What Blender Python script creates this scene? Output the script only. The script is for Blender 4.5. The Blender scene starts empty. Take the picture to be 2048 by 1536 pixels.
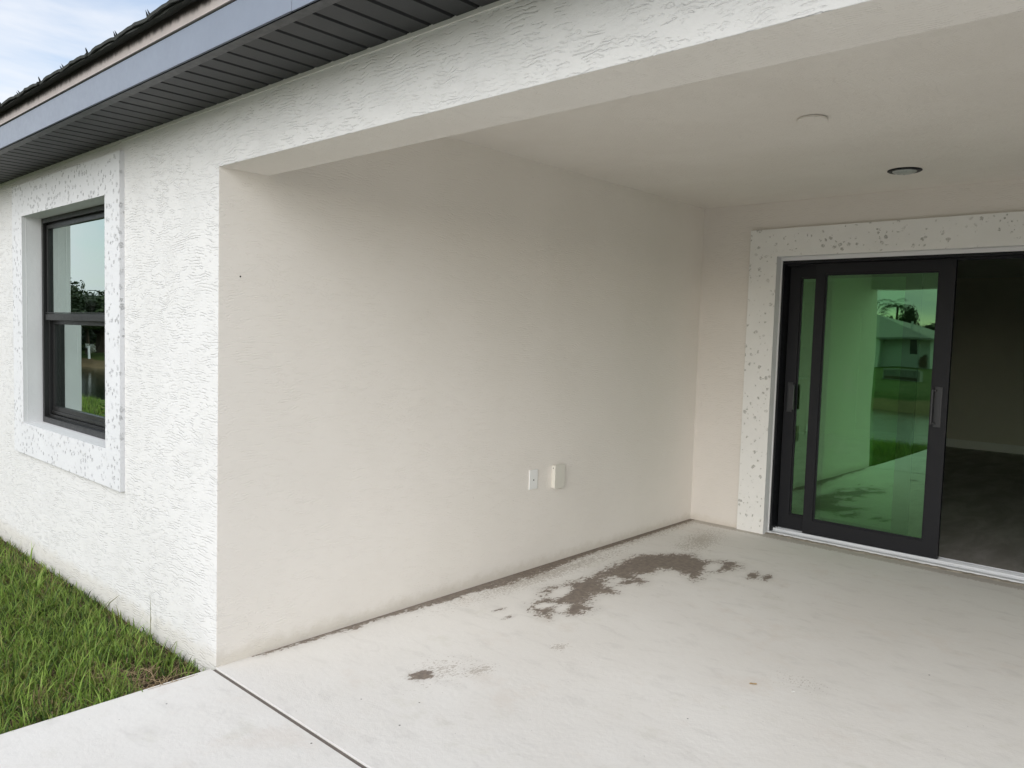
import bpy, bmesh, math, random
import numpy as np
from mathutils import Vector, Matrix
random.seed(7); rng = np.random.default_rng(7)
scn = bpy.context.scene
COL = scn.collection

# ---------------------------------------------------------------- camera
cam_d = bpy.data.cameras.new('camera'); cam = bpy.data.objects.new('camera', cam_d); COL.objects.link(cam)
CX, CY, CZ, YAW, PIT, ROL, F = 3.1423, -1.5876, 1.4601, -0.7411, 0.0638, 0.0299, 1557.2
fw = Vector((math.sin(YAW)*math.cos(PIT), math.cos(YAW)*math.cos(PIT), -math.sin(PIT)))
rt = Vector((math.cos(YAW), -math.sin(YAW), 0)); up = rt.cross(fw)
r2 = math.cos(ROL)*rt + math.sin(ROL)*up; u2 = -math.sin(ROL)*rt + math.cos(ROL)*up
m = Matrix(((r2.x, u2.x, -fw.x, CX), (r2.y, u2.y, -fw.y, CY), (r2.z, u2.z, -fw.z, CZ), (0, 0, 0, 1)))
cam.matrix_world = m
cam_d.sensor_fit = 'HORIZONTAL'; cam_d.sensor_width = 36; cam_d.lens = F/2048*36
cam_d.clip_start = 0.05; cam_d.clip_end = 1500
scn.camera = cam

# ---------------------------------------------------------------- light
SUN_EL, SUN_AZ = 28, 164          # azimuth clockwise from +y
world = bpy.data.worlds.new('World'); scn.world = world; world.use_nodes = True
nt = world.node_tree; nt.nodes.clear()
N = nt.nodes.new; L = nt.links.new
out = N('ShaderNodeOutputWorld'); bg = N('ShaderNodeBackground'); sky = N('ShaderNodeTexSky')
sky.sky_type = 'NISHITA'; sky.sun_disc = False
sky.sun_elevation = math.radians(SUN_EL); sky.sun_rotation = math.radians(SUN_AZ)
sky.air_density = 1.0; sky.dust_density = .6
tc = N('ShaderNodeTexCoord'); mp = N('ShaderNodeMapping'); mp.inputs['Scale'].default_value = (1.0, 1.0, 2.6)
mp.inputs['Rotation'].default_value = (0.25, 0.2, 0.5)
ns = N('ShaderNodeTexNoise'); ns.inputs['Scale'].default_value = 2.1; ns.inputs['Detail'].default_value = 7
ns.inputs['Roughness'].default_value = 0.56; ns.inputs['Distortion'].default_value = 0.5
cr = N('ShaderNodeValToRGB'); cr.color_ramp.elements[0].position = 0.38; cr.color_ramp.elements[1].position = 0.56
cr.color_ramp.elements[0].color = (0.15, 0.15, 0.15, 1); cr.color_ramp.elements[1].color = (1, 1, 1, 1)
mx = N('ShaderNodeMixRGB'); mx.inputs['Color2'].default_value = (4.7, 4.85, 5.15, 1)
L(tc.outputs['Generated'], mp.inputs['Vector']); L(mp.outputs[0], ns.inputs['Vector']); L(ns.outputs['Fac'], cr.inputs[0])
L(cr.outputs[0], mx.inputs['Fac']); L(sky.outputs[0], mx.inputs['Color1']); L(mx.outputs[0], bg.inputs['Color'])
bg.inputs['Strength'].default_value = 0.1
L(bg.outputs[0], out.inputs['Surface'])
sun_d = bpy.data.lights.new('sun', 'SUN'); sun_d.energy = 1.5; sun_d.angle = math.radians(60); sun_d.color = (1.0, 0.975, 0.945)
sun = bpy.data.objects.new('sun', sun_d); COL.objects.link(sun)
e, a = math.radians(SUN_EL), math.radians(SUN_AZ)
sd = Vector((math.sin(a)*math.cos(e), math.cos(a)*math.cos(e), math.sin(e)))
sun.rotation_euler = sd.to_track_quat('Z', 'Y').to_euler(); sun.location = (0, -10, 12)
vs = scn.view_settings; vs.view_transform = 'Standard'; vs.look = 'None'; vs.exposure = 1.0; vs.gamma = 1; vs.use_curve_mapping = False
scn.cycles.max_bounces = 10; scn.cycles.diffuse_bounces = 6; scn.cycles.glossy_bounces = 5; scn.cycles.transparent_max_bounces = 12
scn.cycles.use_denoising = True

# ---------------------------------------------------------------- helpers
def link(o, parent=None):
    COL.objects.link(o)
    if parent is not None: o.parent = parent
    return o
def tag(o, label=None, cat=None, group=None, kind=None):
    if label: o['label'] = label
    if cat: o['category'] = cat
    if group: o['group'] = group
    if kind: o['kind'] = kind
    return o
def empty(name, loc=(0, 0, 0)):
    o = bpy.data.objects.new(name, None); o.location = loc; COL.objects.link(o); return o
def meshobj(name, verts, faces, mat, parent=None, smooth=False, loc=(0, 0, 0)):
    me = bpy.data.meshes.new(name); me.from_pydata([tuple(v) for v in verts], [], [tuple(f) for f in faces]); me.update()
    mats = mat if isinstance(mat, (list, tuple)) else [mat]
    for k in mats: me.materials.append(k)
    if smooth: me.polygons.foreach_set('use_smooth', [True]*len(me.polygons))
    o = bpy.data.objects.new(name, me); o.location = loc; return link(o, parent)
class MB:
    def __init__(s): s.v = []; s.f = []
    def box(s, x0, y0, z0, x1, y1, z1):
        b = len(s.v)
        s.v += [(x0, y0, z0), (x1, y0, z0), (x1, y1, z0), (x0, y1, z0), (x0, y0, z1), (x1, y0, z1), (x1, y1, z1), (x0, y1, z1)]
        s.f += [(b, b+3, b+2, b+1), (b+4, b+5, b+6, b+7), (b, b+1, b+5, b+4), (b+1, b+2, b+6, b+5), (b+2, b+3, b+7, b+6), (b+3, b, b+4, b+7)]
        return s
    def ring_y(s, X0, Z0, X1, Z1, x0, z0, x1, z1, ya, yb):
        """rectangular picture-frame ring: outer X/Z, inner x/z, from ya (front) to yb"""
        b = len(s.v)
        for y in (ya, yb):
            s.v += [(X0, y, Z0), (X1, y, Z0), (X1, y, Z1), (X0, y, Z1), (x0, y, z0), (x1, y, z0), (x1, y, z1), (x0, y, z1)]
        for i in range(4):
            j = (i+1) % 4
            s.f += [(b+i, b+j, b+4+j, b+4+i), (b+8+j, b+8+i, b+12+i, b+12+j),
                    (b+j, b+i, b+8+i, b+8+j), (b+4+i, b+4+j, b+12+j, b+12+i)]
        return s
    def lathe(s, prof, c, n=32):
        b = len(s.v)
        for r, z in prof:
            for k in range(n):
                t = 2*math.pi*k/n; s.v.append((c[0]+r*math.cos(t), c[1]+r*math.sin(t), c[2]+z))
        for i in range(len(prof)-1):
            for k in range(n):
                k2 = (k+1) % n; s.f.append((b+i*n+k, b+i*n+k2, b+(i+1)*n+k2, b+(i+1)*n+k))
        s.f.append(tuple(b+k for k in range(n-1, -1, -1))); s.f.append(tuple(b+(len(prof)-1)*n+k for k in range(n)))
        return s
    def tube(s, pts, rad, n=6):
        b = len(s.v); P = [Vector(p) for p in pts]
        for i, p in enumerate(P):
            d = (P[min(i+1, len(P)-1)]-P[max(i-1, 0)]).normalized()
            q = d.orthogonal().normalized(); w = d.cross(q)
            r = rad[i] if isinstance(rad, (list, tuple)) else rad
            for k in range(n):
                t = 2*math.pi*k/n; s.v.append(tuple(p+q*r*math.cos(t)+w*r*math.sin(t)))
        for i in range(len(P)-1):
            for k in range(n):
                k2 = (k+1) % n; s.f.append((b+i*n+k, b+i*n+k2, b+(i+1)*n+k2, b+(i+1)*n+k))
        s.f.append(tuple(b+k for k in range(n-1, -1, -1))); s.f.append(tuple(b+(len(P)-1)*n+k for k in range(n)))
        return s
    def build(s, name, mat, parent=None, bevel=0, smooth=False):
        bm = bmesh.new(); vs_ = [bm.verts.new(v) for v in s.v]
        for f in s.f:
            try: bm.faces.new([vs_[i] for i in f])
            except ValueError: pass
        bmesh.ops.recalc_face_normals(bm, faces=bm.faces)
        if bevel:
            ed = [e_ for e_ in bm.edges if len(e_.link_faces) == 2 and e_.calc_face_angle(0) > 0.6]
            bmesh.ops.bevel(bm, geom=ed, offset=bevel, segments=2, affect='EDGES', profile=0.6, clamp_overlap=True)
        me = bpy.data.meshes.new(name); bm.to_mesh(me); bm.free()
        for k in (mat if isinstance(mat, (list, tuple)) else [mat]): me.materials.append(k)
        if smooth: me.polygons.foreach_set('use_smooth', [True]*len(me.polygons))
        o = bpy.data.objects.new(name, me); return link(o, parent)

# ---------------------------------------------------------------- materials
class NT:
    def __init__(s, name):
        s.m = bpy.data.materials.new(name); s.m.use_nodes = True; s.t = s.m.node_tree
        s.b = s.t.nodes['Principled BSDF']; s.o = s.t.nodes['Material Output']
    def n(s, t, **k):
        q = s.t.nodes.new(t)
        for kk, v in k.items():
            if kk in q.inputs: s.set(q.inputs[kk], v)
            else: setattr(q, kk, v)
        return q
    def set(s, inp, v):
        if isinstance(v, bpy.types.NodeSocket): s.t.links.new(v, inp)
        else: inp.default_value = v
    def geo(s): return s.n('ShaderNodeNewGeometry').outputs['Position']
    def map(s, vec, scale=(1, 1, 1), rot=(0, 0, 0), loc=(0, 0, 0)):
        q = s.n('ShaderNodeMapping'); s.set(q.inputs[0], vec); q.inputs['Scale'].default_value = scale
        q.inputs['Rotation'].default_value = rot; q.inputs['Location'].default_value = loc; return q.outputs[0]
    def noise(s, vec, scale, detail=3, rough=.5, dist=0, col=False):
        q = s.n('ShaderNodeTexNoise', Scale=scale, Detail=detail, Roughness=rough, Distortion=dist); s.set(q.inputs['Vector'], vec)
        return q.outputs['Color' if col else 'Fac']
    def vor(s, vec, scale, feature='F1', out_='Distance', rnd=1.0):
        q = s.n('ShaderNodeTexVoronoi', Scale=scale, Randomness=rnd); q.feature = feature; s.set(q.inputs['Vector'], vec); return q.outputs[out_]
    def math(s, op, a_, b_=0.0, c_=0.0, clamp=False):
        q = s.n('ShaderNodeMath', operation=op); q.use_clamp = clamp
        s.set(q.inputs[0], a_); s.set(q.inputs[1], b_); s.set(q.inputs[2], c_); return q.outputs[0]
    def ramp(s, v, lo, hi, a_=0.0, b_=1.0, smooth=True):
        q = s.n('ShaderNodeMapRange'); q.interpolation_type = 'SMOOTHSTEP' if smooth else 'LINEAR'
        for i, x in enumerate((v, lo, hi, a_, b_)): s.set(q.inputs[i], x)
        return q.outputs[0]
    def mix(s, f, a_, b_, blend='MIX'):
        q = s.n('ShaderNodeMixRGB', blend_type=blend)
        for i, x in enumerate((f, a_, b_)):
            if isinstance(x, tuple) and len(x) == 3: x = (*x, 1)
            s.set(q.inputs[i], x)
        return q.outputs[0]
    def bump(s, h, dist, strength=1.0, normal=None):
        q = s.n('ShaderNodeBump', Strength=strength, Distance=dist); s.set(q.inputs['Height'], h)
        if normal is not None: s.set(q.inputs['Normal'], normal)
        return q.outputs[0]
    def bevel(s, r=.004): return s.n('ShaderNodeBevel', Radius=r, samples=4).outputs[0]
    def fin(s, color=None, rough=.8, normal=None, metal=0, spec=.5):
        if color is not None:
            if isinstance(color, tuple) and len(color) == 3: color = (*color, 1)
            s.set(s.b.inputs['Base Color'], color)
        s.set(s.b.inputs['Roughness'], rough); s.b.inputs['Metallic'].default_value = metal
        s.set(s.b.inputs['Specular IOR Level'], spec)
        if normal is not None: s.set(s.b.inputs['Normal'], normal)
        return s.m

def stucco(name, color, amp=1.0, horiz=True, low=(.975, .975, .97), ceil=False):
    t = NT(name); P = t.geo()
    wob = t.noise(P, 3.0, 2, .5, 0, True)
    v2 = t.mix(.06, P, wob, 'ADD')
    sc = (1.0, 1.0, 2.7) if horiz else (1.0, 1.0, 1.0)
    if ceil: sc = (2.4, 1.0, 1.0)
    mp_ = t.map(v2, sc)
    # float-dragged ridges: wavy, broken lines about a centimetre apart, running along the wall
    sp_ = t.n('ShaderNodeSeparateXYZ'); t.set(sp_.inputs[0], P)
    if ceil: run = sp_.outputs[1]
    else: run = sp_.outputs[2]
    wv = t.noise(t.map(P, (1, 1, 1.5)), 11.0, 4, .62)
    wv2 = t.noise(P, 2.3, 2, .5)
    amp_ = t.ramp(t.noise(t.map(P, (1, 1, .8), (0, 0, 0), (3, 1, 2)), 3.1, 2, .5), .36, .64, 3.0, 6.0)
    ph = t.math('ADD', t.math('MULTIPLY', run, 78.0), t.math('ADD', t.math('MULTIPLY', wv, amp_), t.math('MULTIPLY', wv2, 3.5)))
    fr = t.math('FRACT', ph)
    saw = t.math('MULTIPLY', t.ramp(fr, 0.0, .30), t.ramp(fr, 1.0, .72))
    line = t.math('SUBTRACT', 1.0, saw)
    brk = t.ramp(t.noise(mp_, 19.0, 3, .6), .44, .58)
    patch = t.ramp(t.noise(P, 4.3, 3, .55), .34, .60, .5, 1.0)
    f1 = t.math('MULTIPLY', t.math('MULTIPLY', line, brk), patch)
    n2 = t.noise(mp_, 34.0, 3, .65, 1.6)
    f2 = t.math('MULTIPLY', t.math('SUBTRACT', 1.0, t.ramp(t.math('PINGPONG', n2, .07), 0.0, .022)), t.ramp(patch, .9, .3, .1, .5))
    base = t.math('ADD', t.math('MULTIPLY', f1, .85), t.math('MULTIPLY', f2, .3))
    und = t.noise(mp_, 30.0, 3, .55)
    grit = t.noise(P, 260.0, 2, .6)
    h = t.math('SUBTRACT', t.math('MULTIPLY', und, .35), base); h = t.math('ADD', h, t.math('MULTIPLY', grit, .16))
    blot = t.ramp(t.noise(P, 1.6, 3, .6), .35, .65)
    c = t.mix(blot, tuple(x*y for x, y in zip(color, low)), color)
    # splash of soil in the lowest few centimetres
    z = t.n('ShaderNodeSeparateXYZ'); t.set(z.inputs[0], P)
    dirt = t.ramp(t.math('ADD', z.outputs[2], t.math('MULTIPLY', t.noise(P, 14, 4, .7), .12)), .06, .13, .55, 0)
    c = t.mix(t.math('MULTIPLY', dirt, .45), c, (.42, .36, .24))
    spk = t.ramp(t.vor(P, 9.0), .028, .02)
    spk = t.math('MULTIPLY', spk, t.ramp(t.vor(P, 9.0, out_='Color'), .8, .82))
    c = t.mix(t.math('MULTIPLY', spk, .45), c, (.12, .11, .1))
    return t.fin(c, .78, t.bump(h, .0022*amp, 1.0, t.bevel(.005)), spec=.3)

def pocked(name, color, dark):
    t = NT(name); P = t.geo()
    w = t.mix(.022, P, t.noise(P, 45, 3, .6, 0, True), 'ADD')
    d = t.vor(w, 29.0); r = t.vor(w, 29.0, out_='Color')
    rad = t.math('MULTIPLY', r, .52)
    inn = t.ramp(t.math('SUBTRACT', rad, d), 0.0, .05)
    brk = t.ramp(t.noise(P, 115, 3, .7), .44, .57)
    pit = t.math('MULTIPLY', inn, brk)
    d2 = t.vor(w, 60.0); p2 = t.math('MULTIPLY', t.ramp(d2, .13, .07), t.ramp(t.vor(w, 60.0, out_='Color'), .60, .66))
    pit = t.math('MAXIMUM', pit, t.math('MULTIPLY', p2, .7))
    den = t.ramp(t.noise(P, 5, 2), .34, .5, .35, 1); pit = t.math('MULTIPLY', pit, den)
    c = t.mix(t.math('MULTIPLY', t.ramp(t.noise(P, 3.5, 3, .6), .3, .7), .3), color, tuple(x*.86 for x in color))
    c = t.mix(t.math('MULTIPLY', pit, .62), c, dark)
    h = t.math('SUBTRACT', t.math('MULTIPLY', t.noise(P, 26, 3, .5), .25), pit)
    return t.fin(c, .72, t.bump(h, .003, 1.0, t.bevel(.0035)), spec=.3)

def plain(name, color, rough=.5, bump=0, bscale=200, metal=0, spec=.5, var=.06, bev=0):
    t = NT(name); P = t.geo()
    n = t.noise(P, 6.0, 4, .6)
    c = t.mix(n, tuple(x*(1-var) for x in color), tuple(min(1, x*(1+var)) for x in color))
    nb = t.bevel(bev) if bev else None
    nrm = t.bump(t.noise(P, bscale, 3, .6), bump, 1.0, nb) if bump else nb
    rr = t.ramp(t.noise(P, 40, 3, .6), .3, .7, rough*.88, min(1, rough*1.12))
    return t.fin(c, rr, nrm, metal, spec)

M = {}
M['stucco_white'] = stucco('stucco_white', (.675, .67, .66), 1.3)
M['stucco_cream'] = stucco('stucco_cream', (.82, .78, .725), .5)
M['stucco_back'] = stucco('stucco_back', (.71, .67, .62), .5)
M['stucco_beam'] = stucco('stucco_beam', (.675, .67, .66), 1.3)
M['stucco_ceiling'] = stucco('stucco_ceiling', (.745, .71, .655), .7, False, (.96, .955, .95), True)
M['trim'] = pocked('trim_white', (.67, .675, .685), (.46, .465, .465))
M['trim_door'] = pocked('trim_cream', (.77, .765, .735), (.42, .41, .37))
M['reveal'] = plain('reveal_white', (.70, .70, .70), .65, .0012, 30, var=.04, spec=.3, bev=.003)
M['caulk'] = plain('caulk', (.72, .70, .66), .55, .0015, 60, var=.08)
M['black_frame'] = plain('black_powder_coat', (.012, .0125, .015), .45, .0003, 900, spec=.22, var=.12, bev=.0015)
M['handle'] = plain('handle_black', (.022, .023, .026), .4, spec=.5, var=.1, bev=.001)
M['bronze_frame'] = plain('dark_bronze_frame', (.016, .016, .016), .36, .0003, 900, spec=.35, var=.12, bev=.0015)
M['alu'] = plain('white_aluminium_track', (.62, .64, .66), .35, .0006, 60, var=.1, spec=.6, bev=.001)
M['fascia'] = plain('fascia_metal', (.20, .225, .275), .34, .0012, 7, var=.1, spec=.6, bev=.002)
M['soffit_lip'] = plain('soffit_channel_metal', (.040, .041, .044), .45, .0004, 40, var=.1)
M['plastic_white'] = plain('white_plastic', (.84, .84, .82), .35, 0, var=.02, bev=.0015)
M['plastic_cream'] = plain('painted_cover', (.70, .68, .61), .45, .0004, 120, var=.04, bev=.001)
M['hole'] = plain('dark_hole_gap', (.01, .01, .01), .9)
M['lens'] = plain('frosted_lens', (.36, .38, .36), .3, 0, var=.03)
M['wood_trim'] = None

def soffit_mat():
    t = NT('perforated_soffit'); P = t.geo()
    v = t.map(P, (150, 150, 150)); w = t.vor(v, 1.0, rnd=.0)
    dot = t.ramp(w, .24, .30, 1.0, 0.0)
    c = t.mix(dot, (.020, .021, .023), (.005, .005, .005))
    c = t.mix(t.math('MULTIPLY', t.ramp(t.noise(P, 3.5, 4, .7), .5, .8), .3), c, (.12, .115, .105))
    return t.fin(c, .5, t.bump(t.math('MULTIPLY', dot, -1), .0006, .7), spec=.45)
M['soffit'] = soffit_mat()

def shingle_mat(name='asphalt_shingle', under=False):
    t = NT(name); P = t.geo()
    g = t.noise(P, 420, 3, .7); n = t.noise(P, 9, 4, .6)
    c = t.mix(g, (.018, .019, .018), (.085, .09, .083)); c = t.mix(t.ramp(n, .35, .7, 0, .4), c, (.05, .052, .045))
    return t.fin(c, .95, t.bump(g, .002), spec=.15)
M['shingle'] = shingle_mat()

def drip_mat():
    t = NT('drip_edge'); P = t.geo(); z = t.n('ShaderNodeSeparateXYZ'); t.set(z.inputs[0], P)
    n = t.noise(t.map(P, (2.5, 1, 1)), 12, 4, .65)
    f = t.ramp(t.math('ADD', z.outputs[2], t.math('MULTIPLY', n, .035)), 2.530, 2.556)
    spk = t.ramp(t.vor(P, 60), .2, .12); spk = t.math('MULTIPLY', spk, t.ramp(t.vor(P, 60, out_='Color'), .8, .85))
    c = t.mix(f, (.46, .41, .39), (.03, .022, .02)); c = t.mix(t.math('MULTIPLY', spk, .6), c, (.06, .05, .05))
    return t.fin(c, .6, t.bump(t.noise(P, 30, 3), .001))
M['drip'] = drip_mat()

def glass_mat(name, tint, trans, base=.30):
    t = NT(name); P = t.geo(); t.t.nodes.remove(t.b)
    lw = t.n('ShaderNodeLayerWeight', Blend=.5).outputs['Facing']
    f3 = t.math('POWER', lw, 2.6)
    fac = t.math('ADD', t.math('MULTIPLY', f3, 1.0), base, clamp=True)
    gc = t.mix(t.math('MULTIPLY', f3, 1.35, clamp=True), tint, (.93, 1.0, .97))
    # float glass is never quite flat
    wav = t.bump(t.noise(t.map(P, (1.0, 1.0, .5)), 2.6, 1, .4), .0012, 1.0)
    smu = t.ramp(t.noise(P, 4, 5, .7), .58, .8, 0.0, .05)
    gl = t.n('ShaderNodeBsdfGlossy', Color=gc, Roughness=.0, Normal=wav)
    tr = t.n('ShaderNodeBsdfTransparent', Color=(*trans, 1))
    mx_ = t.n('ShaderNodeMixShader'); t.set(mx_.inputs[0], fac); t.t.links.new(tr.outputs[0], mx_.inputs[1]); t.t.links.new(gl.outputs[0], mx_.inputs[2])
    df = t.n('ShaderNodeBsdfDiffuse', Color=(.6, .62, .6, 1))
    m2 = t.n('ShaderNodeMixShader'); t.set(m2.inputs[0], smu); t.t.links.new(mx_.outputs[0], m2.inputs[1]); t.t.links.new(df.outputs[0], m2.inputs[2])
    t.t.links.new(m2.outputs[0], t.o.inputs['Surface']); return t.m
def clear_mat():
    t = NT('glass_back'); t.t.nodes.remove(t.b); tr = t.n('ShaderNodeBsdfTransparent', Color=(.9, .97, .92, 1))
    t.t.links.new(tr.outputs[0], t.o.inputs['Surface']); return t.m
M['glass_door'] = glass_mat('green_low_e_glass', (.44, .88, .47), (.50, .66, .44), .235)
M['glass_window'] = glass_mat('tinted_window_glass', (.76, .95, .86), (.26, .42, .33), .30)
M['glass_back'] = clear_mat()

def concrete_mat():
    t = NT('patio_concrete'); P = t.geo()
    wet = t.n('ShaderNodeAttribute', attribute_name='wet').outputs['Fac']
    damp = t.n('ShaderNodeAttribute', attribute_name='damp').outputs['Fac']
    sep = t.n('ShaderNodeSeparateXYZ'); t.set(sep.inputs[0], P)
    big = t.noise(P, 1.3, 4, .6); mid = t.noise(t.map(P, (1.0, 2.2, 1), (0, 0, .5)), 5, 5, .65, .4); fine = t.noise(P, 260, 3, .6)
    c = t.mix(t.ramp(big, .3, .7), (.725, .705, .67), (.765, .75, .72))
    c = t.mix(t.math('MULTIPLY', t.ramp(mid, .50, .74), .30), c, (.50, .485, .46))
    c = t.mix(t.math('MULTIPLY', t.ramp(t.noise(P, 2.1, 5, .7), .54, .7), .35), c, (.66, .60, .54))
    c = t.mix(t.math('MULTIPLY', t.ramp(t.noise(t.map(P, (1, 1, 1), loc=(7, 3, 0)), 3.4, 5, .75), .56, .72), .25), c, (.55, .54, .45))
    c = t.mix(t.math('MULTIPLY', t.ramp(fine, .55, .8), .16), c, (.36, .35, .33))
    # faint trowel streaks
    st = t.noise(t.map(P, (3, 26, 1), (0, 0, .62)), 3.2, 4, .65, .3)
    c = t.mix(t.math('MULTIPLY', t.ramp(st, .6, .78), .09), c, (.42, .41, .39))
    # specks of debris
    v = t.vor(P, 7.0); rr = t.vor(P, 7.0, out_='Color'); sp = t.math('MULTIPLY', t.ramp(v, .034, .022), t.ramp(rr, .55, .56))
    c = t.mix(t.math('MULTIPLY', sp, .85), c, (.05, .045, .04))
    v = t.vor(P, 22.0); rr = t.vor(P, 22.0, out_='Color'); sp = t.math('MULTIPLY', t.ramp(v, .05, .03), t.ramp(rr, .7, .71))
    c = t.mix(t.math('MULTIPLY', sp, .6), c, (.10, .095, .09))
    # wet stains: coarse field carried by the slab, broken up by noise
    vs_ = t.map(P, (1.5, .75, 1), (0, 0, -.35))
    n = t.noise(vs_, 26, 6, .75, .6); n2 = t.noise(vs_, 75, 3, .7, .4)
    q = t.math('ADD', wet, t.math('MULTIPLY', t.math('SUBTRACT', n, .5), 4.5)); q = t.math('ADD', q, t.math('MULTIPLY', t.math('SUBTRACT', n2, .5), 1.6))
    wm = t.ramp(q, -.05, .30); core = t.ramp(q, .05, .6)
    halo = t.ramp(t.math('ADD', wet, t.math('MULTIPLY', t.math('SUBTRACT', n, .5), 1.2)), -1.2, .1, 0, .22)
    c = t.mix(halo, c, (.38, .36, .33))
    dn = t.math('ADD', damp, t.math('MULTIPLY', t.math('SUBTRACT', n2, .5), 5.0)); dm = t.ramp(dn, .0, .35, 0, .55)
    c = t.mix(dm, c, (.33, .285, .235))
    c = t.mix(t.math('MULTIPLY', wm, .88), c, t.mix(core, (.23, .18, .14), t.mix(t.ramp(t.noise(P, 38, 4, .7), .3, .7), (.105, .078, .060), (.20, .155, .12))))
    rough = t.ramp(wm, 0, 1, .85, .62)
    h = t.math('ADD', t.math('MULTIPLY', fine, .35), t.noise(P, 40, 4, .6))
    return t.fin(c, rough, t.bump(h, .0011), spec=.35)
M['concrete'] = concrete_mat()
M['joint'] = plain('joint_filler', (.17, .145, .125), .95, .003, 120, var=.35)
M['mortar'] = plain('rough_mortar', (.30, .27, .22), .95, .006, 70, var=.4)

def ground_mat():
    t = NT('lawn_soil'); P = t.geo(); s_ = t.n('ShaderNodeSeparateXYZ'); t.set(s_.inputs[0], P)
    n = t.noise(P, .9, 4, .65); f = t.noise(P, 60, 4, .7)
    g = t.mix(t.ramp(n, .35, .68), (.055, .105, .018), (.105, .135, .032))
    g = t.mix(t.math('MULTIPLY', t.ramp(f, .4, .7), .5), g, (.03, .05, .012))
    soil = t.mix(f, (.035, .024, .016), (.13, .095, .06))
    near = t.ramp(s_.outputs[1], -1.7, -1.1)           # bare thatch right beside the house, under real blades
    nearx = t.ramp(s_.outputs[0], -5.2, -4.2)
    g = t.mix(t.math('MULTIPLY', near, nearx), g, soil)
    bank = t.ramp(t.math('ADD', s_.outputs[2], t.math('MULTIPLY', t.noise(P, .5, 4, .6), .3)), -.36, -.27)
    far = t.ramp(s_.outputs[1], -9, -10.5)
    sand = t.mix(t.noise(P, 2, 4), (.30, .21, .11), (.17, .13, .07))
    g = t.mix(t.math('MULTIPLY', far, t.math('SUBTRACT', 1.0, bank)), g, sand)
    return t.fin(g, .95, t.bump(f, .02), spec=.15)
M['ground'] = ground_mat()

def water_mat():
    t = NT('pond_water'); P = t.geo()
    n = t.noise(t.map(P, (1, 2.5, 1)), 1.6, 5, .6)
    return t.fin((.012, .022, .014), .03, t.bump(n, .02, .6), spec=.8)
M['water'] = water_mat()

def leaf_mat(name, trans=.25, rough=.55, attr='col', base=None):
    t = NT(name)
    if base is None: c = t.n('ShaderNodeVertexColor', layer_name=attr).outputs[0]
    else:
        oi = t.n('ShaderNodeObjectInfo').outputs['Random']; P = t.geo()
        c = t.mix(t.noise(P, 1.2, 3), tuple(x*.65 for x in base), tuple(x*1.35 for x in base)); c = t.mix(t.math('MULTIPLY', oi, .4), c, tuple(x*.6 for x in base))
    t.fin(c, rough, spec=.35)
    tl = t.n('ShaderNodeBsdfTranslucent'); t.set(tl.inputs[0], c)
    mx_ = t.n('ShaderNodeMixShader'); mx_.inputs[0].default_value = trans
    t.t.links.new(t.b.outputs[0], mx_.inputs[1]); t.t.links.new(tl.outputs[0], mx_.inputs[2]); t.t.links.new(mx_.outputs[0], t.o.inputs['Surface'])
    return t.m
M['grass'] = leaf_mat('grass_blade', .38)
M['leaf_dark'] = leaf_mat('dark_leaf', .15, base=(.030, .050, .016))
M['leaf_mid'] = leaf_mat('mid_leaf', .2, base=(.050, .080, .022))
M['leaf_palm'] = leaf_mat('palm_frond', .2, base=(.05, .085, .025))
M['leaf_brown'] = leaf_mat('brown_leaf', .1, base=(.085, .05, .03))
M['bark'] = plain('bark', (.10, .075, .055), .95, .02, 12, var=.3)
M['far_wall'] = plain('far_stucco', (.66, .68, .64), .85, .003, 30, var=.04)
M['far_white'] = plain('far_white_paint', (.80, .80, .76), .7, var=.03)
M['far_roof'] = plain('far_roof_shingle', (.34, .335, .32), .9, .01, 14, var=.12)
M['far_glass'] = plain('far_window', (.02, .025, .03), .15, var=.1)
M['grey_concrete'] = plain('grey_concrete', (.33, .33, .31), .9, .004, 20, var=.15)
M['room_wall'] = plain('room_wall_paint', (.58, .54, .47), .85, .0015, 90, var=.03)
M['room_ceiling'] = plain('room_ceiling_paint', (.6, .6, .57), .9, .002, 60, var=.03)
M['baseboard'] = plain('white_baseboard', (.70, .69, .66), .5, var=.03)
M['cabinet'] = plain('beige_cabinet', (.62, .55, .42), .5, var=.03)
def roomfloor():
    t = NT('dusty_room_floor'); P = t.geo()
    n = t.noise(t.map(P, (2.4, .8, 1), (0, 0, .35)), 2.2, 6, .7, .6)
    c = t.mix(t.ramp(n, .35, .7), (.30, .285, .26), (.46, .445, .42)); return t.fin(c, .55, t.bump(t.noise(P, 90, 3), .001))
M['room_floor'] = roomfloor()

# ---------------------------------------------------------------- terrain, pond
def y_near(x): return -8.2 + max(-60.0, min(20.0, -2-x))*.10
def y_far(x): return -19.0 + max(-40.0, min(60.0, -5-x))*.20
def terr(x, y):
    yn, yf = y_near(x), y_far(x)
    if y > -1.0: z = -.085 - .004*abs(x) if x < 0 else -.085
    elif y > yn:
        t = (-1-y)/(-1-yn); z = -.085 - .715*t**1.6
    elif y > yf:
        t = min(yn-y, y-yf); z = -.8 - .6*min(1, t/2)
    else:
        t = min(1, (yf-y)/2.8); z = -.8 + .52*math.sin(t*math.pi/2)
    if y > 5: z = -.12
    return z
xs = sorted(set([round(v, 3) for v in list(np.linspace(-260, -60, 21))+list(np.linspace(-60, -12, 49))+list(np.linspace(-12, 8, 81))+list(np.linspace(8, 60, 27))+list(np.linspace(60, 260, 15))]))
ys = sorted(set([round(v, 3) for v in list(np.linspace(-320, -60, 27))+list(np.linspace(-60, -24, 37))+list(np.linspace(-24, 0, 121))+list(np.linspace(0, 20, 11))+list(np.linspace(20, 200, 10))]))
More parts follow.
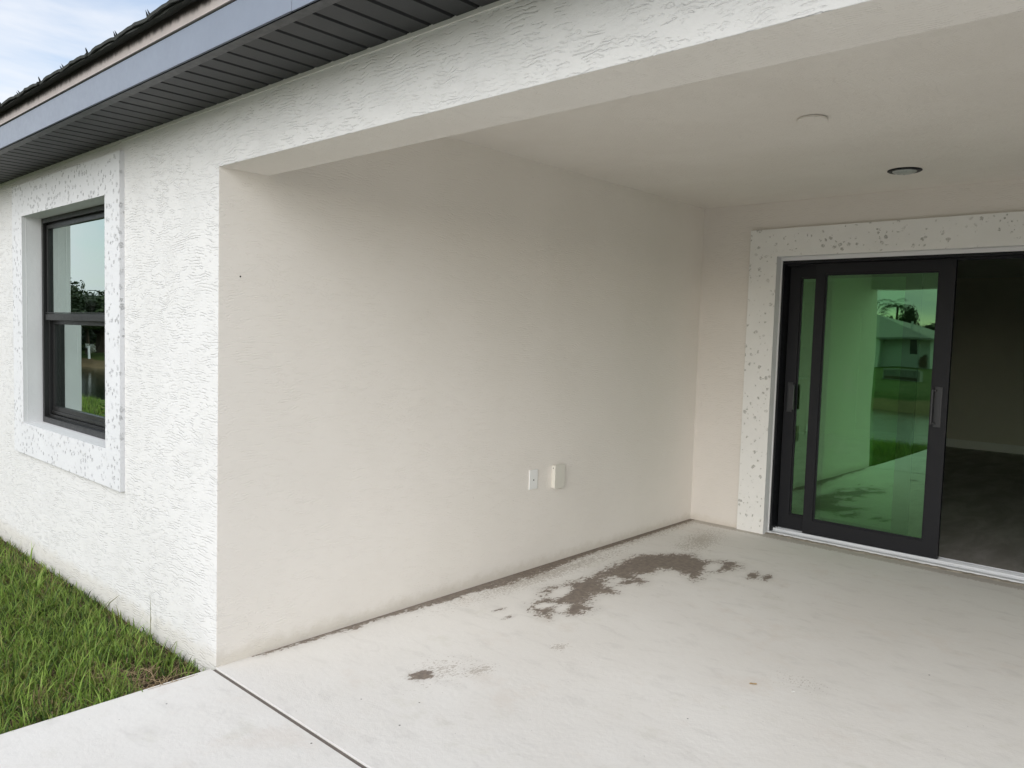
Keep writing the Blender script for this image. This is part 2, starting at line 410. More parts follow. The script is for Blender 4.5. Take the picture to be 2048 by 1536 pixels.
V = [(x, y, terr(x, y)) for y in ys for x in xs]; nx = len(xs)
Fc = [(j*nx+i, j*nx+i+1, (j+1)*nx+i+1, (j+1)*nx+i) for j in range(len(ys)-1) for i in range(nx-1)]
tag(meshobj('ground', V, Fc, M['ground'], smooth=True), kind='structure')
tag(meshobj('water', [(-250, -60, -.80), (60, -60, -.80), (60, -2.5, -.80), (-250, -2.5, -.80)], [(0, 1, 2, 3)], M['water']), kind='structure')

# ---------------------------------------------------------------- slabs
main_poly = [(0.463, 1.529), (0.419, 1.596), (0.409, 1.705), (0.31, 1.812), (0.307, 1.916), (0.336, 2.044), (0.341, 2.237), (0.32, 2.396), (0.293, 2.627), (0.292, 2.835), (0.399, 3.011), (0.534, 3.145), (0.653, 3.066), (0.762, 3.171), (0.859, 3.194), (0.911, 3.088), (0.869, 2.899), (0.788, 2.84), (0.848, 2.682), (0.848, 2.609), (0.754, 2.695), (0.645, 2.728), (0.58, 2.686), (0.571, 2.553), (0.519, 2.464), (0.651, 2.406), (0.65, 2.321), (0.544, 2.345), (0.447, 2.325), (0.49, 2.186), (0.647, 2.091), (0.574, 1.973), (0.631, 1.827), (0.716, 1.804), (0.716, 1.692), (0.676, 1.615), (0.593, 1.591), (0.636, 1.498), (0.595, 1.485)]
def sdf_poly(px, py, poly):
    d = np.full(px.shape, 1e9); inside = np.zeros(px.shape, bool)
    for i in range(len(poly)):
        (x0, y0), (x1, y1) = poly[i], poly[(i+1) % len(poly)]
        ex, ey = x1-x0, y1-y0; wx, wy = px-x0, py-y0
        t = np.clip((wx*ex+wy*ey)/(ex*ex+ey*ey), 0, 1)
        d = np.minimum(d, np.hypot(wx-ex*t, wy-ey*t))
        c = ((y0 <= py) & (y1 > py)) | ((y1 <= py) & (y0 > py))
        with np.errstate(divide='ignore', invalid='ignore'):
            xi = x0+(py-y0)*ex/np.where(ey == 0, 1e-9, ey)
        inside ^= c & (px < xi)
    return np.where(inside, d, -d)
def blob(px, py, x, y, rx, ry, ang=0):
    c, s_ = math.cos(ang), math.sin(ang); u = (px-x)*c+(py-y)*s_; v = -(px-x)*s_+(py-y)*c
    return (1-np.hypot(u/rx, v/ry))*min(rx, ry)
gx = np.concatenate([np.linspace(0, 1.6, 101), np.linspace(1.66, 6.0, 40)])
gy = np.concatenate([np.linspace(0.0, 4.055, 220)])
GX, GY = np.meshgrid(gx, gy)
w = sdf_poly(GX, GY, main_poly)/.075
for hx, hy, rx, ry, an in [(.405, 1.865, .05, .12, .3), (.487, 1.634, .035, .07, -.2), (.575, 1.68, .03, .07, .4), (.778, 2.98, .045, .13, .25)]:
    w = np.minimum(w, -blob(GX, GY, hx, hy, rx, ry, an)/.03)
w = np.minimum(w, 1.2)
# thin wet strip at the foot of the side wall, widening towards the middle
wb = np.interp(GY, [0, .14, .20, .45, .6, .7, .8, 1.2, 1.5, 1.75, 2.0, 2.3, 2.5, 3.0, 3.3, 3.7, 4.06],
               [-.05, -.04, .012, .022, .03, .045, .028, .055, .10, .155, .15, .12, .075, .075, .07, .06, .06])
edge = (wb-GX)/.045
w = np.maximum(w, np.clip(edge, -3, 1.0)-np.where(GY < 1.4, -.25, np.clip((GX-.03)/.1, 0, .8)))
w = np.maximum(w, blob(GX, GY, 1.046, 3.0, .035, .085, .2)/.03)
w = np.maximum(w, blob(GX, GY, 1.12, 3.03, .028, .075, .2)/.03)
w = np.maximum(w, blob(GX, GY, .671, .586, .046, .058, 0)/.022)
w = np.maximum(w, blob(GX, GY, .57, 2.30, .03, .08, 0)/.03)
w = np.maximum(w, blob(GX, GY, .36, 1.40, .012, .03, 0)/.02)
w = np.maximum(w, blob(GX, GY, .47, 1.36, .012, .03, 0)/.02)
w = np.clip(w, -3, 1.2)
dmp = np.maximum.reduce([blob(GX, GY, .40, 3.50, .15, .42, .2)/.15*1.1-.35, np.where(GY > 1.9, (.10-GX)/.06, -3)*.6,
                         (GY-3.965)/.03, blob(GX, GY, .70, .68, .20, .28)/.20*1.0-.85, blob(GX, GY, .814, .803, .05, .09)/.05*1.2-.35, blob(GX, GY, 1.87, 1.72, .16, .12)/.16*.9-.7, blob(GX, GY, .897, 1.252, .05, .06)/.05-.4,
                         blob(GX, GY, .14, 2.1, .09, .75)/.09*.9-.2])
dmp = np.clip(dmp, -3, 1)
def slab_z(y): return -.0215*(1-y/4.055) if y > 0 else -.0215+.004*y
def slab(name, gx_, gy_, attrs, thick=.10):
    n0, n1 = len(gx_), len(gy_)
    top = [(x, y, slab_z(y)) for y in gy_ for x in gx_]
    f = [(j*n0+i, j*n0+i+1, (j+1)*n0+i+1, (j+1)*n0+i) for j in range(n1-1) for i in range(n0-1)]
    v = list(top); b = len(v)
    x0, x1, y0, y1 = gx_[0], gx_[-1], gy_[0], gy_[-1]
    for (x, y) in [(x0, y0), (x1, y0), (x1, y1), (x0, y1)]: v.append((x, y, slab_z(y))); v.append((x, y, slab_z(y)-thick))
    for i in range(4):
        j = (i+1) % 4; f.append((b+2*i+1, b+2*j+1, b+2*j, b+2*i))
    o = meshobj(name, v, f, M['concrete'])
    for an, arr in attrs.items():
        at_ = o.data.attributes.new(an, 'FLOAT', 'POINT')
        dat = np.full(len(v), -3.0, np.float32); dat[:arr.size] = arr.ravel(); at_.data.foreach_set('value', dat)
    return o
tag(slab('patio', gx, gy, {'wet': w, 'damp': dmp}), kind='structure')
gx2 = np.linspace(-.004, 6.0, 40); gy2 = np.linspace(-3.1, -.024, 40)
nil = np.full((40, 40), -3.0)
tag(slab('path', gx2, gy2, {'wet': nil, 'damp': nil}), kind='structure')
tag(MB().box(-.004, -.024, -.12, 6.0, 0.0, -.031).build('path_joint', M['joint']), kind='structure')

# ---------------------------------------------------------------- the house
house = tag(empty('house', (0, 0, 0)), 'white stucco house with a covered patio, dark soffit and black framed window and door', 'house')

def shell(cells, parent, mats):
    """solid boxes -> one mesh per part, faces shared by two solids dropped, later boxes carve ('' = empty)"""
    xs_ = sorted({round(v, 4) for c in cells for v in (c[1], c[4])}); ys_ = sorted({round(v, 4) for c in cells for v in (c[2], c[5])}); zs_ = sorted({round(v, 4) for c in cells for v in (c[3], c[6])})
    g = {}
    for i in range(len(xs_)-1):
        for j in range(len(ys_)-1):
            for k in range(len(zs_)-1):
                cx_, cy_, cz_ = (xs_[i]+xs_[i+1])/2, (ys_[j]+ys_[j+1])/2, (zs_[k]+zs_[k+1])/2
                for c in cells:
                    if c[1] < cx_ < c[4] and c[2] < cy_ < c[5] and c[3] < cz_ < c[6]: g[i, j, k] = c[0]
    out_ = {}
    for (i, j, k), nm in g.items():
        if not nm: continue
        V_, F_ = out_.setdefault(nm, ([], []))
        x0, x1, y0, y1, z0, z1 = xs_[i], xs_[i+1], ys_[j], ys_[j+1], zs_[k], zs_[k+1]
        for d, q in (((-1, 0, 0), [(x0, y0, z0), (x0, y0, z1), (x0, y1, z1), (x0, y1, z0)]), ((1, 0, 0), [(x1, y0, z0), (x1, y1, z0), (x1, y1, z1), (x1, y0, z1)]),
                     ((0, -1, 0), [(x0, y0, z0), (x1, y0, z0), (x1, y0, z1), (x0, y0, z1)]), ((0, 1, 0), [(x0, y1, z0), (x0, y1, z1), (x1, y1, z1), (x1, y1, z0)]),
                     ((0, 0, -1), [(x0, y0, z0), (x0, y1, z0), (x1, y1, z0), (x1, y0, z0)]), ((0, 0, 1), [(x0, y0, z1), (x1, y0, z1), (x1, y1, z1), (x0, y1, z1)])):
            if not g.get((i+d[0], j+d[1], k+d[2])):
                b = len(V_); V_ += q; F_.append((b, b+1, b+2, b+3))
    for nm, (V_, F_) in out_.items():
        o = meshobj(nm.split('.')[0], V_, F_, mats[nm.split('.')[0]], parent)
        bm = bmesh.new(); bm.from_mesh(o.data); bmesh.ops.remove_doubles(bm, verts=bm.verts, dist=1e-5); bm.to_mesh(o.data); bm.free()
D = 4.055
cells = [('front_wall', -9, 0, -.15, 0, .2, 2.6), ('back_wall.r', 6.3, D, -.15, 9, D+.2, 2.6),
         ('side_wall', -.2, .2, -.15, 0, D+.2, 2.6), ('right_beam', 6.0, .227, 2.1205, 6.227, D+.2, 2.6), ('corner_column', 6.06, 0, -.15, 6.26, .2, 2.1205), ('back_wall.s', 6.0, D-.3, -.15, 6.3, D+.2, 2.6),
         ('back_wall', 0, D, -.15, 6.0, D+.2, 2.6), ('', .612, D, .0, 3.37, D+.2, 2.115),
         ('beam', 0, 0, 2.1205, 6.3, .227, 2.6), ('porch_ceiling', 0, .227, 2.5007, 6.0, D, 2.6),
         ('', 8.8, 5.0, .1, 9, 10.6, 2.2), ('', -2.575, 0, .775, -1.165, .2, 2.129),
         ('end_wall', -9, .2, -.15, -8.8, 14, 2.6), ('end_wall.r', 8.8, D+.2, -.15, 9, 14, 2.6), ('rear_wall', -8.8, 13.8, -.15, 8.8, 14, 2.6)]
shell(cells, house, {'front_wall': M['stucco_white'], 'side_wall': M['stucco_cream'], 'right_beam': M['stucco_beam'], 'corner_column': M['stucco_white'], 'back_wall': M['stucco_back'], 'beam': M['stucco_beam'],
                     'porch_ceiling': M['stucco_ceiling'], 'end_wall': M['stucco_white'], 'rear_wall': M['stucco_white']})
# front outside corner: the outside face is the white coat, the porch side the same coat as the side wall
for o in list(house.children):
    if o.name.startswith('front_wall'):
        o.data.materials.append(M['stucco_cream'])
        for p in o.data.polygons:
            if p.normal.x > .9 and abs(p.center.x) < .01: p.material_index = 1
    if o.name.startswith('beam'):
        o.data.materials.append(M['stucco_ceiling'])
        for p in o.data.polygons:
            if p.normal.z < -.9: p.material_index = 1

# soffit, fascia, drip edge, roof
HS = 2.3745
MB().box(-9.6, -.007, HS-.013, 9.6, -.0005, HS+.002).build('caulk_strip', M['caulk'], house)
sp = []
prof = [(-.0508, .010), (-.0448, .010), (-.0415, 0.0), (.0415, 0.0), (.0448, .010), (.0508, .010)]
def soffit_panel():
    v, f = [], []
    for x, z in prof: v += [(x, -.298, z), (x, .004, z)]
    for i in range(len(prof)-1): f.append((2*i, 2*i+1, 2*i+3, 2*i+2))
    n = len(v)
    v += [(x, y, z+.004) for (x, y, z) in v]
    for i in range(len(prof)-1): f.append((n+2*i, n+2*i+2, n+2*i+3, n+2*i+1))
    return v, f
v, f = soffit_panel(); p0 = meshobj('soffit_panel', v, f, M['soffit'], house)
k0 = 0
for k in range(-68, 40):
    x = 1.223+.0508+.1021*k
    o = p0 if k == -68 else link(p0.copy(), house)
    o.location = (x, 0, HS); o.rotation_euler = (random.uniform(-.003, .003), random.uniform(-.006, .006), 0)
MB().box(-9.6, -.3265, HS-.004, 9.6, -.288, HS+.001).box(-9.6, -.3265, HS-.004, 9.6, -.3235, HS+.02).build('soffit_channel', M['soffit_lip'], house)
def fascia_piece(x0, x1, yo):
    return MB().box(x0, -.331-yo, HS-.002, x1, -.328-yo, 2.486).box(x0, -.331-yo, HS-.002, x1, -.32-yo, HS+.0005).build('fascia_board', M['fascia'], house, bevel=.001)
fascia_piece(-9.6, -1.955, .0); fascia_piece(-1.97, 1.085, .0022); fascia_piece(1.075, 4.1, .0); fascia_piece(4.09, 9.6, .0022)
MB().box(-9.6, -.322, HS+.004, 9.6, -.30, 2.50).build('sub_fascia', M['hole'], house)
MB().box(-9.6, -.334, 2.4935, 9.6, -.325, 2.556).box(-9.6, -.339, 2.4925, 9.6, -.334, 2.4965).build('drip_edge', M['drip'], house)
SL = .36
def shingle_mesh(seed):
    """one laminated strip: thick, slightly wavy butt edge with a torn end"""
    r = random.Random(seed); v, f = [], []; nxs, nys = 9, 4; Wd, Ln = .305, .26
    wav = [r.uniform(-.004, .005) for _ in range(nxs)]; sag = [r.uniform(-.003, .003) for _ in range(nxs)]
    for s_ in (0, 1):
        for j in range(nys):
            for i in range(nxs):
                x = Wd*i/(nxs-1); y = Ln*j/(nys-1)+(wav[i] if j == 0 else 0)
                t_ = (x/Wd)
                z = y*SL + (.012 if s_ else 0) + (.010*math.sin(t_*math.pi)-.004+sag[i])*(1-j/(nys-1))**2*.9
                v.append((x, y, z))
    n = nxs*nys
    for j in range(nys-1):
        for i in range(nxs-1):
            a_ = j*nxs+i; f += [(a_, a_+nxs, a_+nxs+1, a_+1), (n+a_, n+a_+1, n+a_+nxs+1, n+a_+nxs)]
    for i in range(nxs-1): f.append((i, i+1, n+i+1, n+i))
    for j in range(nys-1):
        a_ = j*nxs; f.append((a_, n+a_, n+a_+nxs, a_+nxs)); b = a_+nxs-1; f.append((b, b+nxs, n+b+nxs, n+b))
    # frayed slivers standing at the lap
    for q in range(r.choice((1, 2, 2, 3))):
        x = r.uniform(-.012, .014); h = r.uniform(.010, .022); b = len(v)
        v += [(x-.004, .004, .012), (x+.004, .002, .012), (x+r.uniform(-.004, .006), -.002, .014+h), (x, .012, .014)]
        f += [(b, b+1, b+2), (b+1, b+3, b+2), (b+3, b, b+2)]
    return v, f
sm = []
for s_ in range(5):
    v, f = shingle_mesh(s_); me = bpy.data.meshes.new('shingle'); me.from_pydata(v, [], f); me.update(); me.materials.append(M['shingle']); sm.append(me)
for course in range(4):
    for k in range(-31, 31):
        o = bpy.data.objects.new('shingle', random.choice(sm)); link(o, house)
        yy = -.385+course*.145
        o.location = (-.979+.3*k+(course % 2)*.14+random.uniform(-.006, .006), yy+random.uniform(-.003, .003), 2.545+(yy+.385)*SL+.0035*course)
# starter course: thin dark strip under the first shingles, stained wavy lower edge
sv, sf = [], []; nn = 400
for i in range(nn+1):
    x = -9.6+19.2*i/nn; sv += [(x, -.372-random.uniform(0, .006), 2.545-random.uniform(0, .005)), (x, -.30, 2.566), (x, -.372, 2.552), (x, -.30, 2.574)]
for i in range(nn):
    a_ = 4*i; sf += [(a_, a_+1, a_+5, a_+4), (a_+2, a_+6, a_+7, a_+3), (a_, a_+4, a_+6, a_+2)]
meshobj('starter_strip', sv, sf, M['shingle'], house)
rv, rf = [], []
rows = 44
for r_ in range(rows+1):
    yy = .195+r_*.145; zz = 2.545+(yy+.385)*SL
    rv += [(-9.6, yy, zz+.012), (9.6, yy, zz+.012), (-9.6, yy+.1449, zz+.1449*SL), (9.6, yy+.1449, zz+.1449*SL)]
for r_ in range(rows+1):
    a_ = 4*r_; rf.append((a_, a_+1, a_+3, a_+2))
    if r_ < rows: rf.append((a_+2, a_+3, a_+5, a_+4))
b = len(rv); yr = .195+(rows+1)*.145; zr = 2.545+(yr+.385)*SL
rv += [(-9.6, yr, zr), (9.6, yr, zr), (9.6, yr+7.2, zr-7.2*SL), (-9.6, yr+7.2, zr-7.2*SL)]; rf.append((b, b+1, b+2, b+3))
tag(meshobj('roof', rv, rf, M['shingle'], house), kind='stuff')
for sx in (-9.0, 8.98):
    meshobj('gable', [(sx, .0, 2.6), (sx, 14, 2.6), (sx, yr, zr-.05), (sx+.02, 0, 2.6), (sx+.02, 14, 2.6), (sx+.02, yr, zr-.05)], [(0, 1, 2), (3, 5, 4)], M['stucco_white'], house)

# window surround and window
MB().ring_y(-2.753, .594, -.985, 2.316, -2.558, .795, -1.181, 2.114, -.024, .004).ring_y(-2.572, .781, -1.167, 2.128, -2.5575, .7955, -1.1815, 2.1135, .0, .13).build('window_surround', [M['trim']], house)
sv = [o for o in house.children if o.name.startswith('window_surround')][0]
sv.data.materials.append(M['reveal'])
for p in sv.data.polygons:
    if p.center.y > .0045 or abs(p.normal.y) < .5 and -2.6 < p.center.x < -1.15 and .78 < p.center.z < 2.13: p.material_index = 1
win = empty('window'); win.parent = house
wx0, wx1, wz0, wz1 = -2.556, -1.183, .797, 2.112
# window frame as the part mesh itself
COLw = MB()
COLw.ring_y(wx0, wz0, wx1, wz1, wx0+.030, wz0+.036, wx1-.030, wz1-.030, .088, .175)
COLw.ring_y(wx0+.030, wz0+.036, wx1-.030, wz1-.030, wx0+.040, wz0+.052, wx1-.040, wz1-.042, .118, .165)
win_frame = COLw.build('frame', M['bronze_frame'], win, bevel=.0015)
# upper sash sits in the outer track, lower sash one step further in
u = MB().ring_y(wx0+.041, 1.462, wx1-.041, wz1-.043, wx0+.066, 1.505, wx1-.066, wz1-.066, .104, .132)
u.box(wx0+.041, .0955, 1.462, wx1-.041, .104, 1.500).box(wx0+.041, .0965, 1.507, wx1-.041, .104, 1.512)
up_sash = u.build('upper_sash', M['bronze_frame'], win, bevel=.0015)
l = MB().ring_y(wx0+.041, wz0+.053, wx1-.041, 1.470, wx0+.079, wz0+.105, wx1-.079, 1.436, .136, .166)
l.box(wx0+.041, .130, wz0+.06, wx1-.041, .136, wz0+.078)
lo_sash = l.build('lower_sash', M['bronze_frame'], win, bevel=.0015)
def pane(x0, z0, x1, z1, y, mat, parent, th=.006):
    v = [(x0, y, z0), (x1, y, z0), (x1, y, z1), (x0, y, z1), (x0, y+th, z0), (x1, y+th, z0), (x1, y+th, z1), (x0, y+th, z1)]
    f = [(0, 1, 2, 3), (5, 4, 7, 6), (0, 4, 5, 1), (1, 5, 6, 2), (2, 6, 7, 3), (3, 7, 4, 0)]
    o = meshobj('pane', v, f, [mat, M['glass_back']], parent)
    for p in o.data.polygons: p.material_index = 0 if p.index == 0 else 1
    return o
pane(wx0+.060, 1.50, wx1-.060, wz1-.060, .118, M['glass_window'], win)
pane(wx0+.073, wz0+.10, wx1-.073, 1.442, .150, M['glass_window'], win)

# sliding door: surround, frame, track, panels
dx0, dx1, dzt = .632, 3.35, 2.095
b = len([1])
sd_ = MB()
def portal(mb, X0, X1, Z1, x0, x1, z1, ya, yb, zb=-.012):
    b = len(mb.v)
    for y in (ya, yb):
        mb.v += [(X0, y, zb), (X0, y, Z1), (X1, y, Z1), (X1, y, zb), (x0, y, zb), (x0, y, z1), (x1, y, z1), (x1, y, zb)]
    for i in range(3):
        mb.f += [(b+i, b+i+1, b+4+i+1, b+4+i), (b+8+i+1, b+8+i, b+12+i, b+12+i+1), (b+i+1, b+i, b+8+i, b+8+i+1), (b+4+i, b+4+i+1, b+12+i+1, b+12+i)]
    mb.f += [(b, b+4, b+12, b+8), (b+7, b+3, b+11, b+15)]
    return mb
ds = portal(portal(MB(), .4166, 3.565, 2.300, dx0, dx1, dzt, 4.030, 4.058), .6125, 3.3695, 2.1145, dx0+.0005, dx1-.0005, dzt-.0005, 4.0575, 4.150).build('door_surround', [M['trim_door'], M['reveal']], house)
for p in ds.data.polygons:
    if p.center.y > 4.0585 or (abs(p.normal.y) < .5 and .62 < p.center.x < 3.36 and p.center.z < 2.11): p.material_index = 1
portal(MB(), dx0+.0005, dx1-.0005, dzt-.0005, dx0+.008, dx1-.008, dzt-.026, 4.112, 4.149).build('door_casing', M['reveal'], house)
fr = portal(MB(), dx0+.008, dx1-.008, dzt-.026, dx0+.022, dx1-.022, dzt-.046, 4.122, 4.255, .0)
fr.box(dx0+.022, 4.160, dzt-.062, dx1-.022, 4.166, dzt-.046).box(dx0+.022, 4.21, dzt-.062, dx1-.022, 4.216, dzt-.046)
fr.build('door_frame', M['black_frame'], house, bevel=.0012)
tr = MB()
tr.box(dx0+.002, 4.098, -.010, dx1-.002, 4.15, .016)
tr.box(dx0+.022, 4.15, -.010, dx1-.022, 4.262, .020)
for yy in (4.156, 4.196, 4.246): tr.box(dx0+.022, yy, .020, dx1-.022, yy+.006, .036)
tr.build('door_threshold', M['alu'], house, bevel=.0012)
# rough mortar bed left in front of the track
mv, mf = [], []; nn = 160
for i in range(nn+1):
    x = .53+3.0*i/nn; r1 = random.uniform(-.007, .007)
    mv += [(x, 4.062+r1, .0005), (x, 4.072+r1*.5, random.uniform(.004, .008)), (x, 4.099, random.uniform(.005, .009))]
for i in range(nn):
    a_ = 3*i; mf += [(a_, a_+3, a_+4, a_+1), (a_+1, a_+4, a_+5, a_+2)]
meshobj('mortar_bed', mv, mf, M['mortar'], house)

def door_panel(x0, x1, y0, zb, zt, gx0, gz0, gx1, gz1):
    p = MB().ring_y(x0, zb, x1, zt, gx0, gz0, gx1, gz1, y0, y0+.036)
    p.ring_y(gx0, gz0, gx1, gz1, gx0+.012, gz0+.012, gx1-.012, gz1-.012, y0+.010, y0+.028)
    fo = p.build('sliding_door', M['black_frame'], house, bevel=.0015)
    pane(gx0+.004, gz0+.004, gx1-.004, gz1-.004, y0+.016, M['glass_door'], fo)
    return fo
zb, zt = .040, 2.040
pb = door_panel(.882, 1.800, 4.150, zb, zt, .952, .146, 1.705, 1.966)
pa = door_panel(.668, 1.586, 4.204, zb, zt, .752, .146, 1.492, 1.950)
pc = door_panel(2.43, 3.325, 4.204, zb, zt, 2.52, .146, 3.24, 1.950)
# handles: C pull on the front panel's right stile, block pull on the rear panel's left stile
h = MB()
h.box(1.722, 4.144, .925, 1.768, 4.151, 1.195)
h.box(1.712, 4.098, .945, 1.724, 4.112, 1.178)
h.box(1.7125, 4.1115, 1.166, 1.735, 4.1445, 1.178).box(1.7125, 4.1115, .945, 1.735, 4.1445, .957)
h.build('handle', M['handle'], pb, bevel=.0025)
h = MB(); h.box(.692, 4.198, .935, .733, 4.205, 1.16); h.box(.716, 4.160, .955, .760, 4.176, 1.145)
h.box(.722, 4.1755, 1.120, .734, 4.1985, 1.135).box(.722, 4.1755, .965, .734, 4.1985, .980)
h.build('handle', M['handle'], pa, bevel=.0025)

# rooms behind the glass
def room(x0, x1, y0, y1, z0, z1, right=True):
    MB().box(x0, y1, z0, x1, y1+.04, z1).box(x0-.04, y0, z0, x0, y1+.04, z1).box(*((x1, y0, z0, x1+.04, y1+.04, z1) if right else (x1, y0, z0, x1+.04, 5.0, z1))).build('room_wall', M['room_wall'], house)
    if not right: MB().box(x1, 10.6, z0, x1+.04, y1+.04, z1).box(x1, 5.0, z0, x1+.04, 10.6, .1).box(x1, 5.0, 2.2, x1+.04, 10.6, z1).build('room_wall', M['room_wall'], house)
    MB().box(x0-.04, y0, z0-.04, x1+.04, y1+.04, z0).build('room_floor', M['room_floor'], house)
    MB().box(x0-.04, y0, z1, x1+.04, y1+.04, z1+.04).build('room_ceiling', M['room_ceiling'], house)
room(-4.6, 8.75, 4.262, 11.05, .018, 2.45, False)
MB().box(-4.6, 4.258, .018, .0, 4.30, 2.45).box(0, 4.258, .018, .61, 4.264, 2.45).box(3.372, 4.258, .018, 8.75, 4.264, 2.45).box(.61, 4.258, 2.117, 3.372, 4.264, 2.45).build('room_wall', M['room_wall'], house)
MB().box(-4.6, 11.032, .018, 8.74, 11.05, .135).build('baseboard', M['baseboard'], house, bevel=.003)
room(-5.2, -.26, .215, 4.05, .018, 2.45)
MB().box(-1.62, 11.0, .02, -1.54, 11.035, 1.99).box(-1.16, 11.0, .02, -1.08, 11.035, 1.99).box(-1.54, 11.0, 1.91, -1.16, 11.035, 1.99).box(-1.54, 11.012, .02, -1.16, 11.03, 1.91).build('interior_door', M['baseboard'], house, bevel=.002)
cab = tag(empty('kitchen_cabinet', (-2.4, 10.8, 0)), 'beige kitchen cabinets inside the house, seen through the left edge of the door glass', 'cabinet')
for o in (MB().box(-3.4, 10.7, 1.38, -1.86, 11.02, 2.1).build('upper_cabinet', M['cabinet'], None, bevel=.003),
          MB().box(-3.4, 10.45, .02, -1.86, 11.02, .88).build('base_cabinet', M['cabinet'], None, bevel=.003),
          MB().box(-3.42, 10.42, .88, -1.84, 11.02, .92).build('countertop', M['baseboard'], None, bevel=.003)):
    o.parent = cab; o.matrix_parent_inverse = Matrix.Translation((2.4, -10.8, 0))

# ---------------------------------------------------------------- fittings
def thing(name, loc, label, cat, group=None): return tag(empty(name, loc), label, cat, group)
cl = thing('ceiling_light', (1.662, 3.425, 2.5007), 'flush round ceiling light with black rim and frosted lens', 'light')
MB().lathe([(.070, -.0005), (.093, -.0005), (.095, -.004), (.088, -.008), (.070, -.009), (.068, -.004)], (0, 0, 0), 48).build('rim', M['black_frame'], cl, smooth=False)
MB().lathe([(.0678, -.002), (.066, -.010), (.052, -.018), (.03, -.023), (.0, -.0245)], (0, 0, 0), 48).build('lens', M['lens'], cl, smooth=True)
cp = thing('cover_plate', (1.655, 2.045, 2.5007), 'round white blank cover plate on the patio ceiling, nearer than the light', 'cover plate')
MB().lathe([(.055, -.0003), (.055, -.004)], (0, 0, 0), 40).build('shadow_gap', M['hole'], cp)  # near-black disc painted as the shadow gap between plate and ceiling
pl_ = MB().lathe([(.0655, -.0035), (.0675, -.005), (.0675, -.013), (.066, -.0145), (.0, -.0146)], (0, 0, 0), 40).build('plate', M['stucco_ceiling'], cp)
pl_.rotation_euler = (-.03, 0, 0)
wp = thing('wall_plate', (0, 2.066, .560), 'slim white plate with a small dark hole, left of the cream box', 'wall plate')
MB().box(.0005, -.039, -.061, .0065, .039, .061).build('plate', M['plastic_white'], wp, bevel=.002)
MB().tube([(.0060, .0, -.004), (.0071, .0, -.004)], .0048, 12).build('hole', M['hole'], wp)
for zz in (-.050, .050): MB().tube([(.0060, 0, zz), (.0073, 0, zz)], .0028, 8).build('screw', M['plastic_white'], wp)
jb = thing('junction_box', (0, 2.296, .557), 'cream painted box standing proud of the side wall, right of the slim plate', 'junction box')
MB().box(.0, -.046, -.074, .026, .046, .072).build('box', M['plastic_cream'], jb, bevel=.002)
MB().box(.0262, -.049, -.077, .031, .049, .076).build('cover', M['plastic_cream'], jb, bevel=.0015)
MB().tube([(.012, -.0455, .055), (.012, -.0475, .055)], .0035, 8).build('screw', M['hole'], jb)
def sprinkle_spot(name, loc, r, mat, label, cat, nrm='y'):
    v, f = [], []; n = 10
    for k in range(n):
        t = 2*math.pi*k/n; q = r*random.uniform(.6, 1.15); a_, b_ = q*math.cos(t), q*math.sin(t)
        v.append((a_, 0, b_) if nrm == 'y' else ((0, a_, b_) if nrm == 'x' else (a_, b_, 0)))
    c = {'y': (0, -r*.35, 0), 'x': (r*.35, 0, 0), 'z': (0, 0, r*.35)}[nrm]; v.append(c)
    for k in range(n): f.append((k, (k+1) % n, n))
    return tag(meshobj(name, v, f, mat, loc=loc), label, cat)
M['mud'] = plain('dried_mud', (.20, .165, .105), .95, .003, 90, var=.3)
sprinkle_spot('mud_spot', (1.355, 4.0549, 2.262), .014, M['mud'], 'small dab of dried mud on the wall above the door surround', 'mud spot')
sprinkle_spot('beetle', (.0005, .098, 1.672), .0045, M['hole'], 'tiny black bug on the side wall near its outer corner', 'bug', 'x')
def dry_leaf(loc, rz, s_, col, label):
    v = [(-1, 0, .1), (-.5, .35, .25), (.2, .4, .1), (.8, .15, .3), (1.1, 0, .15), (.7, -.3, .1), (0, -.4, .28), (-.6, -.25, .08), (0, 0, .0)]
    o = meshobj('dry_leaf', [(x*s_, y*s_, z*s_) for x, y, z in v], [(k, (k+1) % 8, 8) for k in range(8)], col, loc=loc); o.rotation_euler = (0, 0, rz)
    return tag(o, label, 'leaf')
M['leaf_tan'] = plain('dry_tan_leaf', (.36, .25, .12), .8, var=.3)
dry_leaf((1.731, 1.548, slab_z(1.548)+.001), .6, .017, M['leaf_tan'], 'small tan dry leaf lying on the open middle of the patio slab')
dry_leaf((1.885, 1.60, slab_z(1.6)+.001), 1.2, .010, M['plastic_white'], 'tiny white paint flake on the patio slab beside the dry leaf').name = 'paint_flake'

